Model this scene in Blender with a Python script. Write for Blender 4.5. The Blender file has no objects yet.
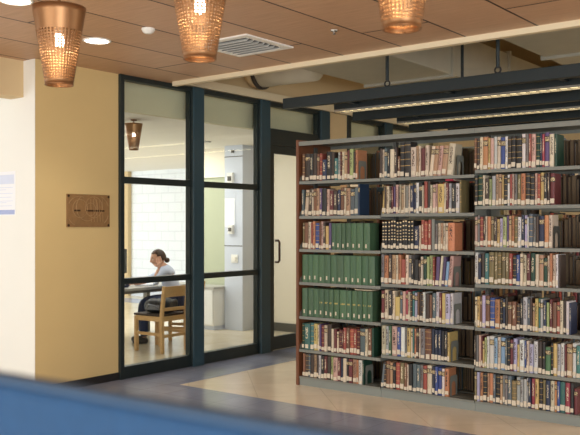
import bpy, bmesh, math, random, re
from mathutils import Vector, Matrix
random.seed(7)
SC = bpy.context.scene
COL = SC.collection
PI = math.pi

# ------------------------------------------------------------------ helpers
def lin(c):
    return tuple(((v/255)/12.92 if v/255 <= .04045 else ((v/255+.055)/1.055)**2.4) for v in c)

def mat(name, rgb, rough=.6, metal=0., noise=0., nscale=8., bump=0., spec=.5, stretch=(1,1,1), rgb2=None):
    m = bpy.data.materials.new(name); m.use_nodes = True
    nt = m.node_tree; b = nt.nodes['Principled BSDF']
    c = lin(rgb)
    b.inputs['Base Color'].default_value = (*c, 1)
    b.inputs['Roughness'].default_value = rough
    b.inputs['Metallic'].default_value = metal
    b.inputs['Specular IOR Level'].default_value = spec
    if noise or bump or rgb2:
        tc = nt.nodes.new('ShaderNodeTexCoord'); mp = nt.nodes.new('ShaderNodeMapping')
        mp.inputs['Scale'].default_value = stretch
        nz = nt.nodes.new('ShaderNodeTexNoise'); nz.inputs['Scale'].default_value = nscale; nz.inputs['Detail'].default_value = 5
        nt.links.new(tc.outputs['Object'], mp.inputs[0]); nt.links.new(mp.outputs[0], nz.inputs['Vector'])
        mx = nt.nodes.new('ShaderNodeMix'); mx.data_type = 'RGBA'
        c2 = lin(rgb2) if rgb2 else tuple(max(0, v*(1-noise)) for v in c)
        c1 = c if rgb2 else tuple(min(1, v*(1+noise*.6)) for v in c)
        mx.inputs[6].default_value = (*c1, 1); mx.inputs[7].default_value = (*c2, 1)
        nt.links.new(nz.outputs['Fac'], mx.inputs[0]); nt.links.new(mx.outputs[2], b.inputs['Base Color'])
        if bump:
            bp = nt.nodes.new('ShaderNodeBump'); bp.inputs['Strength'].default_value = bump; bp.inputs['Distance'].default_value = .01
            nt.links.new(nz.outputs['Fac'], bp.inputs['Height']); nt.links.new(bp.outputs[0], b.inputs['Normal'])
    return m

def emis(name, rgb, strength):
    m = bpy.data.materials.new(name); m.use_nodes = True
    nt = m.node_tree; b = nt.nodes['Principled BSDF']
    b.inputs['Base Color'].default_value = (*lin(rgb), 1)
    b.inputs['Emission Color'].default_value = (*lin(rgb), 1)
    b.inputs['Emission Strength'].default_value = strength
    return m

class MB:
    """collects shapes, builds them as one mesh object"""
    def __init__(s): s.bm = bmesh.new(); s.mi = 0
    def _f(s, vs):
        f = s.bm.faces.new(vs); f.material_index = s.mi; return f
    def box(s, x0, x1, y0, y1, z0, z1, M=None):
        P = [(x0,y0,z0),(x1,y0,z0),(x1,y1,z0),(x0,y1,z0),(x0,y0,z1),(x1,y0,z1),(x1,y1,z1),(x0,y1,z1)]
        v = [s.bm.verts.new((M @ Vector(p)) if M else p) for p in P]
        for q in ((3,2,1,0),(4,5,6,7),(0,1,5,4),(1,2,6,5),(2,3,7,6),(3,0,4,7)): s._f([v[i] for i in q])
        return s
    def cbox(s, c, sx, sy, sz, M=None):
        return s.box(c[0]-sx/2, c[0]+sx/2, c[1]-sy/2, c[1]+sy/2, c[2]-sz/2, c[2]+sz/2, M)
    def bar(s, a, b, r, n=10, r2=None):
        a = Vector(a); b = Vector(b); r2 = r if r2 is None else r2
        d = (b-a).normalized(); u = d.orthogonal().normalized(); w = d.cross(u)
        A = [s.bm.verts.new(a+(u*math.cos(2*PI*i/n)+w*math.sin(2*PI*i/n))*r) for i in range(n)]
        B = [s.bm.verts.new(b+(u*math.cos(2*PI*i/n)+w*math.sin(2*PI*i/n))*r2) for i in range(n)]
        for i in range(n): s._f([A[i], A[(i+1)%n], B[(i+1)%n], B[i]])
        s._f(A[::-1]); s._f(B); return s
    def beam(s, a, b, w, h):
        """rectangular bar from a to b, w across in plan, h upright"""
        a = Vector(a); b = Vector(b); d = (b-a).normalized()
        up = Vector((0,0,1)) if abs(d.z) < .9 else Vector((0,1,0))
        u = d.cross(up).normalized()*w/2; k = u.cross(d).normalized()*h/2
        A = [s.bm.verts.new(a+p) for p in (u+k, u-k, -u-k, -u+k)]; B = [s.bm.verts.new(b+p) for p in (u+k, u-k, -u-k, -u+k)]
        for i in range(4): s._f([A[i], A[(i+1)%4], B[(i+1)%4], B[i]])
        s._f(A[::-1]); s._f(B); return s
    def tube(s, pts, r, n=8):
        pts = [Vector(p) for p in pts]; rings = []
        for i, p in enumerate(pts):
            d = (pts[min(i+1, len(pts)-1)]-pts[max(i-1, 0)]).normalized()
            if i == 0: u = d.orthogonal().normalized()
            else: u = (u-d*u.dot(d)).normalized()
            w = d.cross(u); rr = r[i] if isinstance(r, (list, tuple)) else r
            rings.append([s.bm.verts.new(p+(u*math.cos(2*PI*k/n)+w*math.sin(2*PI*k/n))*rr) for k in range(n)])
        for A, B in zip(rings, rings[1:]):
            for k in range(n): s._f([A[k], A[(k+1)%n], B[(k+1)%n], B[k]])
        s._f(rings[0][::-1]); s._f(rings[-1]); return s
    def torus(s, c, R, r, axis='z', n=24, m=8, a0=0, a1=2*PI):
        ax = {'x': (Vector((0,1,0)), Vector((0,0,1))), 'y': (Vector((1,0,0)), Vector((0,0,1))), 'z': (Vector((1,0,0)), Vector((0,1,0)))}[axis]
        c = Vector(c); full = abs(a1-a0-2*PI) < 1e-6
        pts = [c+(ax[0]*math.cos(a0+(a1-a0)*i/n)+ax[1]*math.sin(a0+(a1-a0)*i/n))*R for i in range(n+1)]
        return s.tube(pts, r, m)
    def lathe(s, c, prof, n=32, cap0=False, cap1=False):
        c = Vector(c); rings = []
        for r, z in prof:
            rings.append([s.bm.verts.new(c+Vector((r*math.cos(2*PI*k/n), r*math.sin(2*PI*k/n), z))) for k in range(n)])
        for A, B in zip(rings, rings[1:]):
            for k in range(n): s._f([A[k], A[(k+1)%n], B[(k+1)%n], B[k]])
        if cap0: s._f(rings[0][::-1])
        if cap1: s._f(rings[-1])
        return s
    def prism(s, poly, ext, f):
        """poly: 2-D points; f(p, t) -> 3-D point; extruded from t=ext[0] to ext[1]"""
        A = [s.bm.verts.new(f(p, ext[0])) for p in poly]; B = [s.bm.verts.new(f(p, ext[1])) for p in poly]
        n = len(poly)
        for i in range(n): s._f([A[i], A[(i+1)%n], B[(i+1)%n], B[i]])
        s._f(A[::-1]); s._f(B); return s
    def build(s, name, mats, parent=None, smooth=False, bevel=0, loc=None):
        bmesh.ops.recalc_face_normals(s.bm, faces=s.bm.faces[:])
        me = bpy.data.meshes.new(name); s.bm.to_mesh(me); s.bm.free()
        o = bpy.data.objects.new(name, me); COL.objects.link(o)
        for m in (mats if isinstance(mats, (list, tuple)) else [mats]): me.materials.append(m)
        if smooth:
            for p in me.polygons: p.use_smooth = True
        if parent: o.parent = parent
        if loc: o.location = loc
        if bevel:
            b = o.modifiers.new('bevel', 'BEVEL'); b.width = bevel; b.segments = 2; b.limit_method = 'ANGLE'
        return o

def tag(o, label=None, cat=None, group=None, kind=None):
    if label: o['label'] = label
    if cat: o['category'] = cat
    if group: o['group'] = group
    if kind: o['kind'] = kind
    return o

def thing(name, label, cat, loc=(0,0,0), rz=0, group=None):
    o = bpy.data.objects.new(name, None); COL.objects.link(o); o.location = loc; o.rotation_euler = (0,0,rz)
    o.empty_display_size = .1
    return tag(o, label, cat, group)

def struct(o, label, cat='structure'):
    return tag(o, label, cat, kind='structure')

def copy_tree(o, parent=None):
    c = o.copy(); COL.objects.link(c)
    if parent: c.parent = parent
    for ch in [x for x in COL.objects if x.parent == o]: copy_tree(ch, c)
    return c

# ------------------------------------------------------------------ camera (580 x 435, f = 825 px)
TH = math.radians(38.0); EYE = 1.53; HOR = 225.0; F = 825.0
SN, CS = math.sin(TH), math.cos(TH)
cam = bpy.data.cameras.new('camera'); co = bpy.data.objects.new('camera', cam); COL.objects.link(co)
co.location = (0, 0, EYE); co.rotation_euler = (PI/2, 0, TH)
cam.sensor_width = 36; cam.lens = F*36/580; cam.shift_y = (HOR-217.5)/580
cam.clip_start = .05
cam.dof.use_dof = True; cam.dof.focus_distance = 7.3; cam.dof.aperture_fstop = 3.6
SC.camera = co
def ray(px): 
    u = (px-290)/F
    return (-SN+CS*u, CS+SN*u)
def x_at(px, Y):                       # X where the picture column px meets the plane Y
    dx, dy = ray(px); return dx/dy*Y

# ------------------------------------------------------------------ materials
M = {}
M['wall_tan'] = mat('ochre wall paint', (216,190,134), .7, noise=.05, nscale=3, bump=.03)
M['wall_white'] = mat('warm white wall paint', (240,236,226), .75, noise=.03, nscale=3)
M['wall_jamb'] = mat('cool white wall paint', (238,238,232), .75, noise=.02, nscale=3)
M['wall_cream'] = mat('cream wall paint', (238,230,212), .75, noise=.03, nscale=3)
M['wall_beige'] = mat('beige wall paint', (214,190,148), .75, noise=.04, nscale=3)
M['wall_sage'] = mat('sage wall paint', (178,184,158), .75, noise=.03, nscale=3)
M['wall_lilac'] = mat('pale blue grey wall paint', (206,213,226), .6, noise=.03, nscale=2)
M['header'] = mat('header plaster', (214,208,178), .8, noise=.08, nscale=2)
M['frame'] = mat('dark green black metal', (26,38,39), .45, noise=.15, nscale=20)
M['teal'] = mat('teal painted metal', (40,68,80), .4, noise=.1, nscale=12)
M['fixture'] = mat('dark teal light housing', (19,33,37), .45, noise=.1, nscale=12)
M['black'] = mat('black rubber', (30,28,28), .6, noise=.1)
M['copper'] = mat('copper', (156,116,80), .42, .85, noise=.2, nscale=6)
M['copper_in'] = mat('copper dark rod', (120,84,55), .4, 1., noise=.1)
M['steel_shelf'] = mat('grey shelf enamel', (124,126,118), .45, noise=.06, nscale=10)
M['steel_dark'] = mat('dark grey steel', (74,74,70), .5, noise=.08, nscale=10)
M['kick'] = mat('grey green base enamel', (132,138,132), .5, noise=.06, nscale=6)
M['wood_end'] = mat('red brown wood', (116,70,44), .5, noise=.3, nscale=6, stretch=(8,8,.6))
M['wood_chair'] = mat('pale beech', (214,172,118), .45, noise=.18, nscale=5, stretch=(2,2,9))
M['seat_dark'] = mat('dark brown seat', (62,46,38), .6, noise=.2, nscale=30)
M['table_top'] = mat('grey laminate', (176,174,168), .4, noise=.06, nscale=15)
M['table_leg'] = mat('grey metal legs', (120,116,108), .4, noise=.1)
M['plastic_black'] = mat('black plastic', (32,32,36), .4, noise=.1)
M['plastic_white'] = mat('white plastic', (236,235,230), .4, noise=.02)
M['paper'] = mat('paper', (240,242,247), .8, noise=.02)
M['ink_pale'] = mat('pale blue ink', (216,224,243), .8, noise=.05)
M['ink_blue'] = mat('blue ink', (172,184,224), .8, noise=.1)
M['bronze'] = mat('bronze', (156,120,78), .5, .2, noise=.25, nscale=25)
M['bronze_hi'] = mat('worn bronze', (172,138,96), .5, .2, noise=.15, nscale=25)
M['bronze_dk'] = mat('bronze letters', (72,48,28), .5, .3, noise=.1)
M['duct'] = mat('galvanised duct', (196,192,178), .5, .25, noise=.12, nscale=5)
M['duct_wrap'] = mat('duct insulation wrap', (206,198,178), .7, noise=.14, nscale=4, bump=.3)
M['clamp'] = mat('black duct collar', (52,46,44), .6, noise=.1)
M['trim_cream'] = mat('cream trim', (226,212,180), .6, noise=.03)
M['blue'] = mat('blue upholstery', (34,76,118), .85, noise=.22, nscale=60, bump=.2)
M['blue_cap'] = mat('blue edge trim', (58,88,120), .7, noise=.1, nscale=40)
M['steel_brushed'] = mat('brushed steel', (180,176,168), .3, 1., noise=.1, nscale=10)
M['skin'] = mat('skin', (214,164,138), .55, noise=.06, nscale=14)
M['hair'] = mat('brown hair', (74,52,40), .5, noise=.4, nscale=30, stretch=(1,1,6))
M['shirt'] = mat('pale blue shirt', (206,216,240), .8, noise=.08, nscale=10, bump=.15)
M['vest'] = mat('grey shawl', (158,160,172), .85, noise=.1, nscale=20)
M['jeans'] = mat('dark blue trousers', (40,52,84), .85, noise=.15, nscale=30)
M['shoe'] = mat('dark shoes', (36,32,32), .6, noise=.1)
M['eye_white'] = mat('eye white', (235,232,226), .3, noise=.02)
M['lip'] = mat('lips', (178,104,96), .5, noise=.05)
M['bag'] = mat('black nylon bag', (30,30,36), .6, noise=.3, nscale=25, bump=.3)
M['bag_grey'] = mat('grey bag trim', (120,122,130), .6, noise=.2, nscale=25)
M['lamp_warm'] = emis('lamp glow', (255,244,224), 14)
M['tube_warm'] = emis('lit tube', (255,232,178), 1.6)
M['bulb'] = emis('bulb', (255,240,225), 14)
M['pages'] = mat('paper edges', (214,200,172), .85, noise=.12, nscale=60, stretch=(6,6,1))
M['pages_shaded'] = mat('paper edges with painted shade', (112,94,72), .9, noise=.2, nscale=60, stretch=(6,6,1))  # cream pages of the rear books, dim light behind the shelves painted in
M['sticker'] = mat('call number sticker', (214,202,180), .7, noise=.04, nscale=80)

def ceiling_wood():
    m = bpy.data.materials.new('wood ceiling panels'); m.use_nodes = True
    nt = m.node_tree; N = nt.nodes; L = nt.links; b = N['Principled BSDF']
    tc = N.new('ShaderNodeTexCoord'); mp = N.new('ShaderNodeMapping')
    # brick rows run along world Y: rotate so texture u = Y, v = X
    mp.inputs['Rotation'].default_value = (0, 0, PI/2)
    L.new(tc.outputs['Object'], mp.inputs[0])
    br = N.new('ShaderNodeTexBrick'); br.inputs['Scale'].default_value = 1
    br.inputs['Brick Width'].default_value = 3.6; br.inputs['Row Height'].default_value = .585
    br.inputs['Mortar Size'].default_value = .009; br.inputs['Mortar Smooth'].default_value = 0
    br.offset = .5
    br.inputs['Color1'].default_value = (*lin((206,168,136)), 1); br.inputs['Color2'].default_value = (*lin((194,156,124)), 1)
    br.inputs['Mortar'].default_value = (*lin((58,38,26)), 1)
    L.new(mp.outputs[0], br.inputs['Vector'])
    g = N.new('ShaderNodeTexNoise'); g.inputs['Scale'].default_value = 3; g.inputs['Detail'].default_value = 6
    m2 = N.new('ShaderNodeMapping'); m2.inputs['Scale'].default_value = (1.2, 26, 1); L.new(tc.outputs['Object'], m2.inputs[0]); L.new(m2.outputs[0], g.inputs['Vector'])
    mx = N.new('ShaderNodeMix'); mx.data_type = 'RGBA'; mx.blend_type = 'MULTIPLY'; mx.inputs[0].default_value = .45
    L.new(br.outputs['Color'], mx.inputs[6]); L.new(g.outputs['Color'], mx.inputs[7])
    cr = N.new('ShaderNodeValToRGB'); cr.color_ramp.elements[0].position = .3; cr.color_ramp.elements[0].color = (.55,.5,.45,1); cr.color_ramp.elements[1].position = .7; cr.color_ramp.elements[1].color = (1,1,1,1)
    L.new(g.outputs['Fac'], cr.inputs[0]); L.new(cr.outputs[0], mx.inputs[7])
    L.new(mx.outputs[2], b.inputs['Base Color']); b.inputs['Roughness'].default_value = .5
    return m
def floor_tile(name, a, b_, mortar, size, rot):
    m = bpy.data.materials.new(name); m.use_nodes = True
    nt = m.node_tree; N = nt.nodes; L = nt.links; b = N['Principled BSDF']
    tc = N.new('ShaderNodeTexCoord'); mp = N.new('ShaderNodeMapping'); mp.inputs['Rotation'].default_value = (0,0,rot)
    L.new(tc.outputs['Object'], mp.inputs[0])
    br = N.new('ShaderNodeTexBrick'); br.offset = 0; br.inputs['Scale'].default_value = 1
    br.inputs['Brick Width'].default_value = size; br.inputs['Row Height'].default_value = size
    br.inputs['Mortar Size'].default_value = .003; br.inputs['Mortar Smooth'].default_value = .3
    br.inputs['Color1'].default_value = (*lin(a),1); br.inputs['Color2'].default_value = (*lin(b_),1); br.inputs['Mortar'].default_value = (*lin(mortar),1)
    L.new(mp.outputs[0], br.inputs['Vector'])
    nz = N.new('ShaderNodeTexNoise'); nz.inputs['Scale'].default_value = 5; nz.inputs['Detail'].default_value = 8
    L.new(tc.outputs['Object'], nz.inputs['Vector'])
    cr = N.new('ShaderNodeValToRGB'); cr.color_ramp.elements[0].position = .35; cr.color_ramp.elements[0].color = (.93,.92,.91,1); cr.color_ramp.elements[1].position = .65; cr.color_ramp.elements[1].color = (1,1,1,1)
    L.new(nz.outputs['Fac'], cr.inputs[0])
    mx = N.new('ShaderNodeMix'); mx.data_type = 'RGBA'; mx.blend_type = 'MULTIPLY'; mx.inputs[0].default_value = 1
    L.new(br.outputs['Color'], mx.inputs[6]); L.new(cr.outputs[0], mx.inputs[7])
    L.new(mx.outputs[2], b.inputs['Base Color']); b.inputs['Roughness'].default_value = .22
    return m
def painted_brick():
    m = bpy.data.materials.new('white painted brick'); m.use_nodes = True
    nt = m.node_tree; N = nt.nodes; L = nt.links; b = N['Principled BSDF']
    tc = N.new('ShaderNodeTexCoord'); mp = N.new('ShaderNodeMapping'); mp.inputs['Rotation'].default_value = (PI/2,0,0)
    L.new(tc.outputs['Object'], mp.inputs[0])
    br = N.new('ShaderNodeTexBrick'); br.inputs['Scale'].default_value = 1; br.inputs['Brick Width'].default_value = .4; br.inputs['Row Height'].default_value = .2
    br.inputs['Mortar Size'].default_value = .012
    br.inputs['Color1'].default_value = (*lin((238,244,250)),1); br.inputs['Color2'].default_value = (*lin((234,240,247)),1); br.inputs['Mortar'].default_value = (*lin((222,228,236)),1)
    L.new(mp.outputs[0], br.inputs['Vector']); L.new(br.outputs['Color'], b.inputs['Base Color']); b.inputs['Roughness'].default_value = .7
    return m
M['ceiling_wood'] = ceiling_wood()
M['tile_beige'] = floor_tile('beige stone tile', (246,232,210), (240,226,202), (216,200,174), .61, PI/4)
M['tile_blue'] = floor_tile('blue grey stone tile', (158,166,190), (146,154,180), (126,132,150), .305, 0)
M['tile_room'] = floor_tile('pale stone tile', (216,204,180), (208,196,170), (186,172,148), .61, 0)
M['brick_white'] = painted_brick()

def glass_mat(name='clear glass', tint=(.97,.99,.98)):
    m = bpy.data.materials.new(name); m.use_nodes = True
    nt = m.node_tree; N = nt.nodes; L = nt.links; N.remove(N['Principled BSDF'])
    t = N.new('ShaderNodeBsdfTransparent'); t.inputs[0].default_value = (*tint, 1)
    g = N.new('ShaderNodeBsdfGlossy'); g.inputs['Roughness'].default_value = .02
    lw = N.new('ShaderNodeLayerWeight'); pw = N.new('ShaderNodeMath'); pw.operation = 'POWER'; pw.inputs[1].default_value = 5; L.new(lw.outputs['Facing'], pw.inputs[0])
    fr = N.new('ShaderNodeMath'); fr.operation = 'MULTIPLY_ADD'; fr.inputs[1].default_value = .5; fr.inputs[2].default_value = .025; L.new(pw.outputs[0], fr.inputs[0])
    mx = N.new('ShaderNodeMixShader'); L.new(fr.outputs[0], mx.inputs[0]); L.new(t.outputs[0], mx.inputs[1]); L.new(g.outputs[0], mx.inputs[2])
    L.new(mx.outputs[0], N['Material Output'].inputs[0])
    return m
M['glass'] = glass_mat()

# ------------------------------------------------------------------ the room shell
CH = 3.02           # wood ceiling height
XG = -6.35          # plane of the tan wall and of the glass partition
def slab(name, x0, x1, y0, y1, z0, z1, m, label):
    return struct(MB().box(x0,x1,y0,y1,z0,z1).build(name, m), label)
# floor: beige field, blue grey bands
slab('floor', -6.35, 6, -6, 14, -.12, 0, M['tile_beige'], 'beige polished stone tile floor of the library hall')
slab('trim_1', -5.70, 6, 4.45, 5.57, 0, .003, M['tile_blue'], 'blue grey tile band across the floor before the bookcases')
slab('trim_2', -6.337, -5.70, 4.45, 12, 0, .003, M['tile_blue'], 'blue grey tile band along the glass partition')
slab('floor.001', -17, -6.35, -2, 14, -.12, 0, M['tile_room'], 'pale tile floor of the glazed study room')
slab('trim_3', -17, -6.45, 10.9, 11.5, 0, .003, M['tile_blue'], 'blue grey tile band on the far floor of the study room')
slab('ceiling', -6.52, 6, -6, 6.04, CH, CH+.1, M['ceiling_wood'], 'wood panel ceiling over the hall')
slab('trim_4', -6.24, 6, 6.0, 6.06, CH-.045, CH+.1, M['trim_cream'], 'cream edge trim where the wood ceiling stops')
slab('ceiling.001', -6.5, 6, 6.06, 14, 4.2, 4.3, M['wall_beige'], 'beige painted upper ceiling above the ducts')
slab('wall_front', -6.5, 6, 6.06, 6.16, CH+.1, 4.2, M['wall_beige'], 'beige riser above the edge of the wood ceiling')
slab('wall_back', -6.5, 6, 13.9, 14.0, 0, 4.3, M['wall_beige'], 'beige end wall behind the bookcases')
# tan wall block and the white jamb side
wb = MB().box(-6.55, XG, 4.42, 5.375, 0, CH); 
struct(wb.build('wall_left', M['wall_tan']), 'ochre painted wall with the bronze plaque')
slab('wall_jamb', -9.6, -6.551, 4.42, 4.6, 0, CH, M['wall_jamb'], 'bright white wall at the left with a poster')
MBj = MB().box(-6.551, XG-.0005, 4.414, 4.4195, 0, CH)
struct(MBj.build('trim_5', M['wall_jamb']), 'white painted end of the ochre wall')
slab('wall_header', -6.72, -6.52, -6, 4.414, 2.69, CH+.1, M['wall_beige'], 'beige header over the opening at the left')
slab('baseboard_left', XG, XG+.012, 4.42, 5.375, 0, .075, M['black'], 'black baseboard under the ochre wall')
slab('ceiling.002', -9.6, -6.72, -6, 4.6, 2.9, 3.0, M['wall_white'], 'white ceiling of the alcove at the left')
# wall above the glass partition
slab('trim_6', -6.44, -6.30, 6.06, 12.5, CH+.01, CH+.10, M['trim_cream'], 'cream trim above the glass partition')
slab('wall_upper', -6.44, -6.36, 6.06, 13.9, CH+.10, 4.2, M['wall_beige'], 'beige wall above the glass partition')
# glazed study room
RC = 2.69
slab('ceiling.003', -17, -6.56, 5.4, 14, RC, RC+.1, M['wall_white'], 'cream ceiling of the study room')
slab('wall_bulkhead', -6.56, -6.48, 5.4, 13.9, RC, CH+.1, M['header'], 'olive grey bulkhead just inside the glass partition')
slab('wall_far', -17, -9.0, 12.0, 12.15, 0, RC, M['brick_white'], 'white painted masonry wall at the far side of the study room')
slab('wall_far_right', -9.0, -6.45, 12.0, 12.15, 0, RC, M['wall_beige'], 'beige end wall behind the last glazed bays')
slab('wall_room_left', -17, -6.55, 5.25, 5.375, 0, RC, M['wall_white'], 'near side wall of the study room')
slab('wall_sage', -8.95, -8.22, 9.15, 9.30, 0, 2.25, M['wall_sage'], 'pale sage partition left of the blue grey column')
slab('wall_sage_top', -8.95, -8.22, 9.15, 9.30, 2.27, RC, M['wall_cream'], 'cream upper part of the sage partition')
slab('trim_7', -8.95, -8.22, 9.12, 9.30, 2.25, 2.27, M['wall_white'], 'white ledge on the sage partition')
slab('wall_return', -9.05, -8.95, 9.15, 12.0, 0, RC, M['wall_cream'], 'cream return wall behind the sage partition')
slab('wall_cream', -7.87, -6.45, 9.3, 9.42, 0, RC, M['wall_cream'], 'cream wall behind the glazed door')
slab('baseboard_cream', -7.87, -6.45, 9.285, 9.3, 0, .12, M['steel_dark'], 'dark baseboard of the cream wall behind the door')
slab('baseboard_far', -17, -9.05, 11.98, 12.0, 0, .14, M['wall_lilac'], 'pale baseboard of the far wall')
slab('trim_8', -14.35, -13.75, 11.9, 12.0, 0, RC, M['wall_beige'], 'beige pilaster on the far wall')
# column in the study room with seams and devices
cp = MB().box(-8.22, -7.87, 8.96, 9.45, 0, RC)
struct(cp.build('wall_column', M['wall_lilac']), 'pale blue grey square column inside the study room')
for i, z in enumerate((1.22, 2.52)):
    slab('trim_%d' % (9+i), -8.222, -7.868, 8.957, 8.96, z, z+.012, M['steel_dark'], 'thin joint line round the column, %s' % ('at hip height' if i == 0 else 'near its top'))

# glass partition ------------------------------------------------------------
def mullion(name, y0, y1, label, face=M['teal'], z1=CH):
    t = struct(thing(name, label, 'mullion', (XG, (y0+y1)/2, 0)), label)
    t['category'] = 'structure'
    w = (y1-y0)/2
    MB().box(-.06, .05, -w, w, 0, z1).build('post', [M['frame']], t, bevel=.004)
    MB().box(.05, .07, -w, w, 0, z1).build('face_cap', [face], t, bevel=.004)
    return t
lp = struct(thing('trim_11', 'dark post where the glass partition meets the ochre wall', 'mullion', (XG, 5.40, 0)), 'dark post where the glass partition meets the ochre wall')
MB().box(-.06, .035, -.025, .022, 0, CH).build('post', M['frame'], lp, bevel=.003)
mullion('trim_12', 6.36, 6.52, 'teal post between the two tall glazed bays')
mullion('trim_13', 7.49, 7.66, 'teal post between the right glazed bay and the door')
mullion('trim_14', 8.70, 8.90, 'teal post beyond the glazed door')
mullion('trim_15', 9.32, 9.40, 'dark post right of the narrow ochre strip', M['frame'])
mullion('trim_16', 10.30, 10.50, 'teal post seen under the light rails')
slab('wall_strip', XG-.05, XG+.05, 8.90, 9.32, 0, CH, M['wall_beige'], 'narrow beige wall strip beyond the door')
def bay(n, y0, y1, label):
    t = struct(thing('window_%d' % n, label, 'window', (XG, (y0+y1)/2, 0)), label)
    w = (y1-y0)/2-.0005
    for z0, z1 in ((0, .125), (.94, 1.0), (1.945, 2.01), (CH-.05, CH)):
        MB().box(-.05, .03, -w, w, z0, z1).build('rail', M['frame'], t, bevel=.003)
    for s_ in (-1, 1):
        MB().box(-.035, .02, s_*w-(.014 if s_ > 0 else 0), s_*w+(.014 if s_ < 0 else 0), .125, CH-.05).build('stile', M['frame'], t)
    for z0, z1 in ((.125, .94), (1.0, 1.945), (2.01, CH-.05)):
        MB().box(-.006, .002, -w+.014, w-.014, z0, z1).build('glass_pane', M['glass'], t)
    return t
bay(1, 5.422, 6.36, 'left tall glazed bay of the dark partition, person visible through it')
bay(2, 6.52, 7.49, 'right tall glazed bay of the dark partition, column visible through it')
def transom(n, y0, y1, z0, label):
    t = struct(thing('window_%d' % n, label, 'window', (XG, (y0+y1)/2, z0)), label)
    w = (y1-y0)/2-.0005; h = CH-z0
    f = MB(); f.box(-.04,.03,-w,w,h-.05,h); f.box(-.04,.03,-w,w,0,.04); f.box(-.04,.03,-w,-w+.03,.04,h-.05); f.box(-.04,.03,w-.03,w,.04,h-.05)
    f.build('window_frame', M['frame'], t)
    MB().box(-.006,.002,-w+.03,w-.03,.04,h-.05).build('glass_pane', M['glass'], t)
transom(3, 7.66, 8.70, 2.66, 'transom pane above the glazed door')
def plainbay(n, y0, y1, label):
    t = struct(thing('window_%d' % n, label, 'window', (XG, (y0+y1)/2, 0)), label)
    w = (y1-y0)/2-.0005
    for z0, z1 in ((0,.12), (2.0,2.06), (CH-.06,CH)): MB().box(-.04,.03,-w,w,z0,z1).build('rail', M['frame'], t)
    for z0, z1 in ((.12,2.0),(2.06,CH-.06)): MB().box(-.006,.002,-w,w,z0,z1).build('glass_pane', M['glass'], t)
plainbay(4, 9.40, 10.30, 'glazed bay beyond the beige strip')
plainbay(5, 10.50, 11.95, 'last glazed bay of the partition, far right')
slab('wall_end', XG-.05, XG+.05, 11.95, 13.9, 0, CH, M['wall_beige'], 'beige wall past the last glazed bay')
# door
d = struct(thing('door_1', 'dark framed glazed door beside the left end of the bookcases', 'door', (XG, 8.18, 0)), 'dark framed glazed door beside the left end of the bookcases')
f = MB(); f.box(-.05,.05,-.52,-.455,0,2.66); f.box(-.05,.05,.455,.52,0,2.66); f.box(-.05,.05,-.455,.455,2.50,2.66); f.build('door_frame', M['frame'], d)
f = MB(); f.box(-.025,.025,-.45,-.40,.01,2.495); f.box(-.025,.025,.40,.45,.01,2.495); f.box(-.025,.025,-.40,.40,2.40,2.495); f.box(-.025,.025,-.40,.40,.01,.17); f.build('door_leaf', M['frame'], d)
MB().box(-.006,.004,-.40,.40,.17,2.40).build('glass_pane', M['glass'], d)
hp = [(.02,-.37,1.34),(.07,-.37,1.34),(.085,-.37,1.32),(.085,-.37,1.10),(.07,-.37,1.08),(.02,-.37,1.08)]
hp = [(x, y+.0, z) for x, y, z in hp]
MB().tube(hp, .014, 8).build('door_handle', M['bronze_dk'], d, smooth=True)

# plaque on the ochre wall ---------------------------------------------------
pt = thing('wall_plaque', 'bronze plaque with engraved circles on the ochre wall', 'plaque', (XG, 5.005, 1.51))
MB().box(0,.012,-.253,.253,0,.31).build('plate', M['bronze'], pt, bevel=.003)
e = MB()
for cy, cz, R, a0, a1 in ((-.02,.185,.125,0,2*PI),(-.10,.175,.085,0,2*PI),(.06,.19,.10,0,2*PI),(.09,.155,.15,-.9,1.9),(-.11,.15,.14,1.2,4.4),(.02,.17,.06,0,2*PI)):
    a1_ = min(a1, a0+2*PI)
    pts = []
    for i in range(33):
        a = a0+(a1_-a0)*i/32; y = cy+R*math.cos(a); z = cz+R*math.sin(a)
        if abs(y) < .235 and .02 < z < .295: pts.append((.013, y, z))
        else:
            if len(pts) > 1: e.tube(pts, .0035, 5)
            pts = []
    if len(pts) > 1: e.tube(pts, .0035, 5)
for y in (.03,.065,.10,.135,.17): e.beam((.013,y,.05),(.013,y-.01,.27),.004,.004)
e.build('engraved_emblem', M['bronze_hi'], pt)
e = MB()
for a, b in ((-.17,-.10),(-.04,.055),(.065,.12),(.13,.185)): e.box(.0121,.0155,a,b,.148,.164)
e.build('letter_row', M['bronze_dk'], pt)
for y in (-.235,.235):
    for z in (.018,.292): MB().bar((.010,y,z),(.018,y,z),.012,10).build('corner_screw', M['bronze_dk'], pt)

# poster on the white wall -----------------------------------------------------
po = thing('notice_poster', 'white notice with pale blue print on the white wall at far left', 'notice', (-6.80, 4.413, 1.62))
po.location = (-6.82, 4.4199, 1.62)
MB().box(-.165,.165,-.004,0,0,.405).build('sheet', M['paper'], po)
f = MB(); f.box(-.15,.15,-.0052,-.0041,.29,.375); f.build('header_block', M['ink_pale'], po)
f = MB()
for z in (.345,.315): f.box(-.13,.12,-.0062,-.0053,z,z+.008)
for z, b in ((.255,.13),(.235,.02),(.20,.13),(.165,.11),(.13,.13),(.115,.03),(.085,.12)): f.box(-.14,b,-.0052,-.0041,z,z+.005)
f.build('printed_line', M['ink_pale'], po)
MB().box(-.16,.16,-.0052,-.0041,.008,.05).build('footer_band', M['ink_blue'], po)

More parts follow.
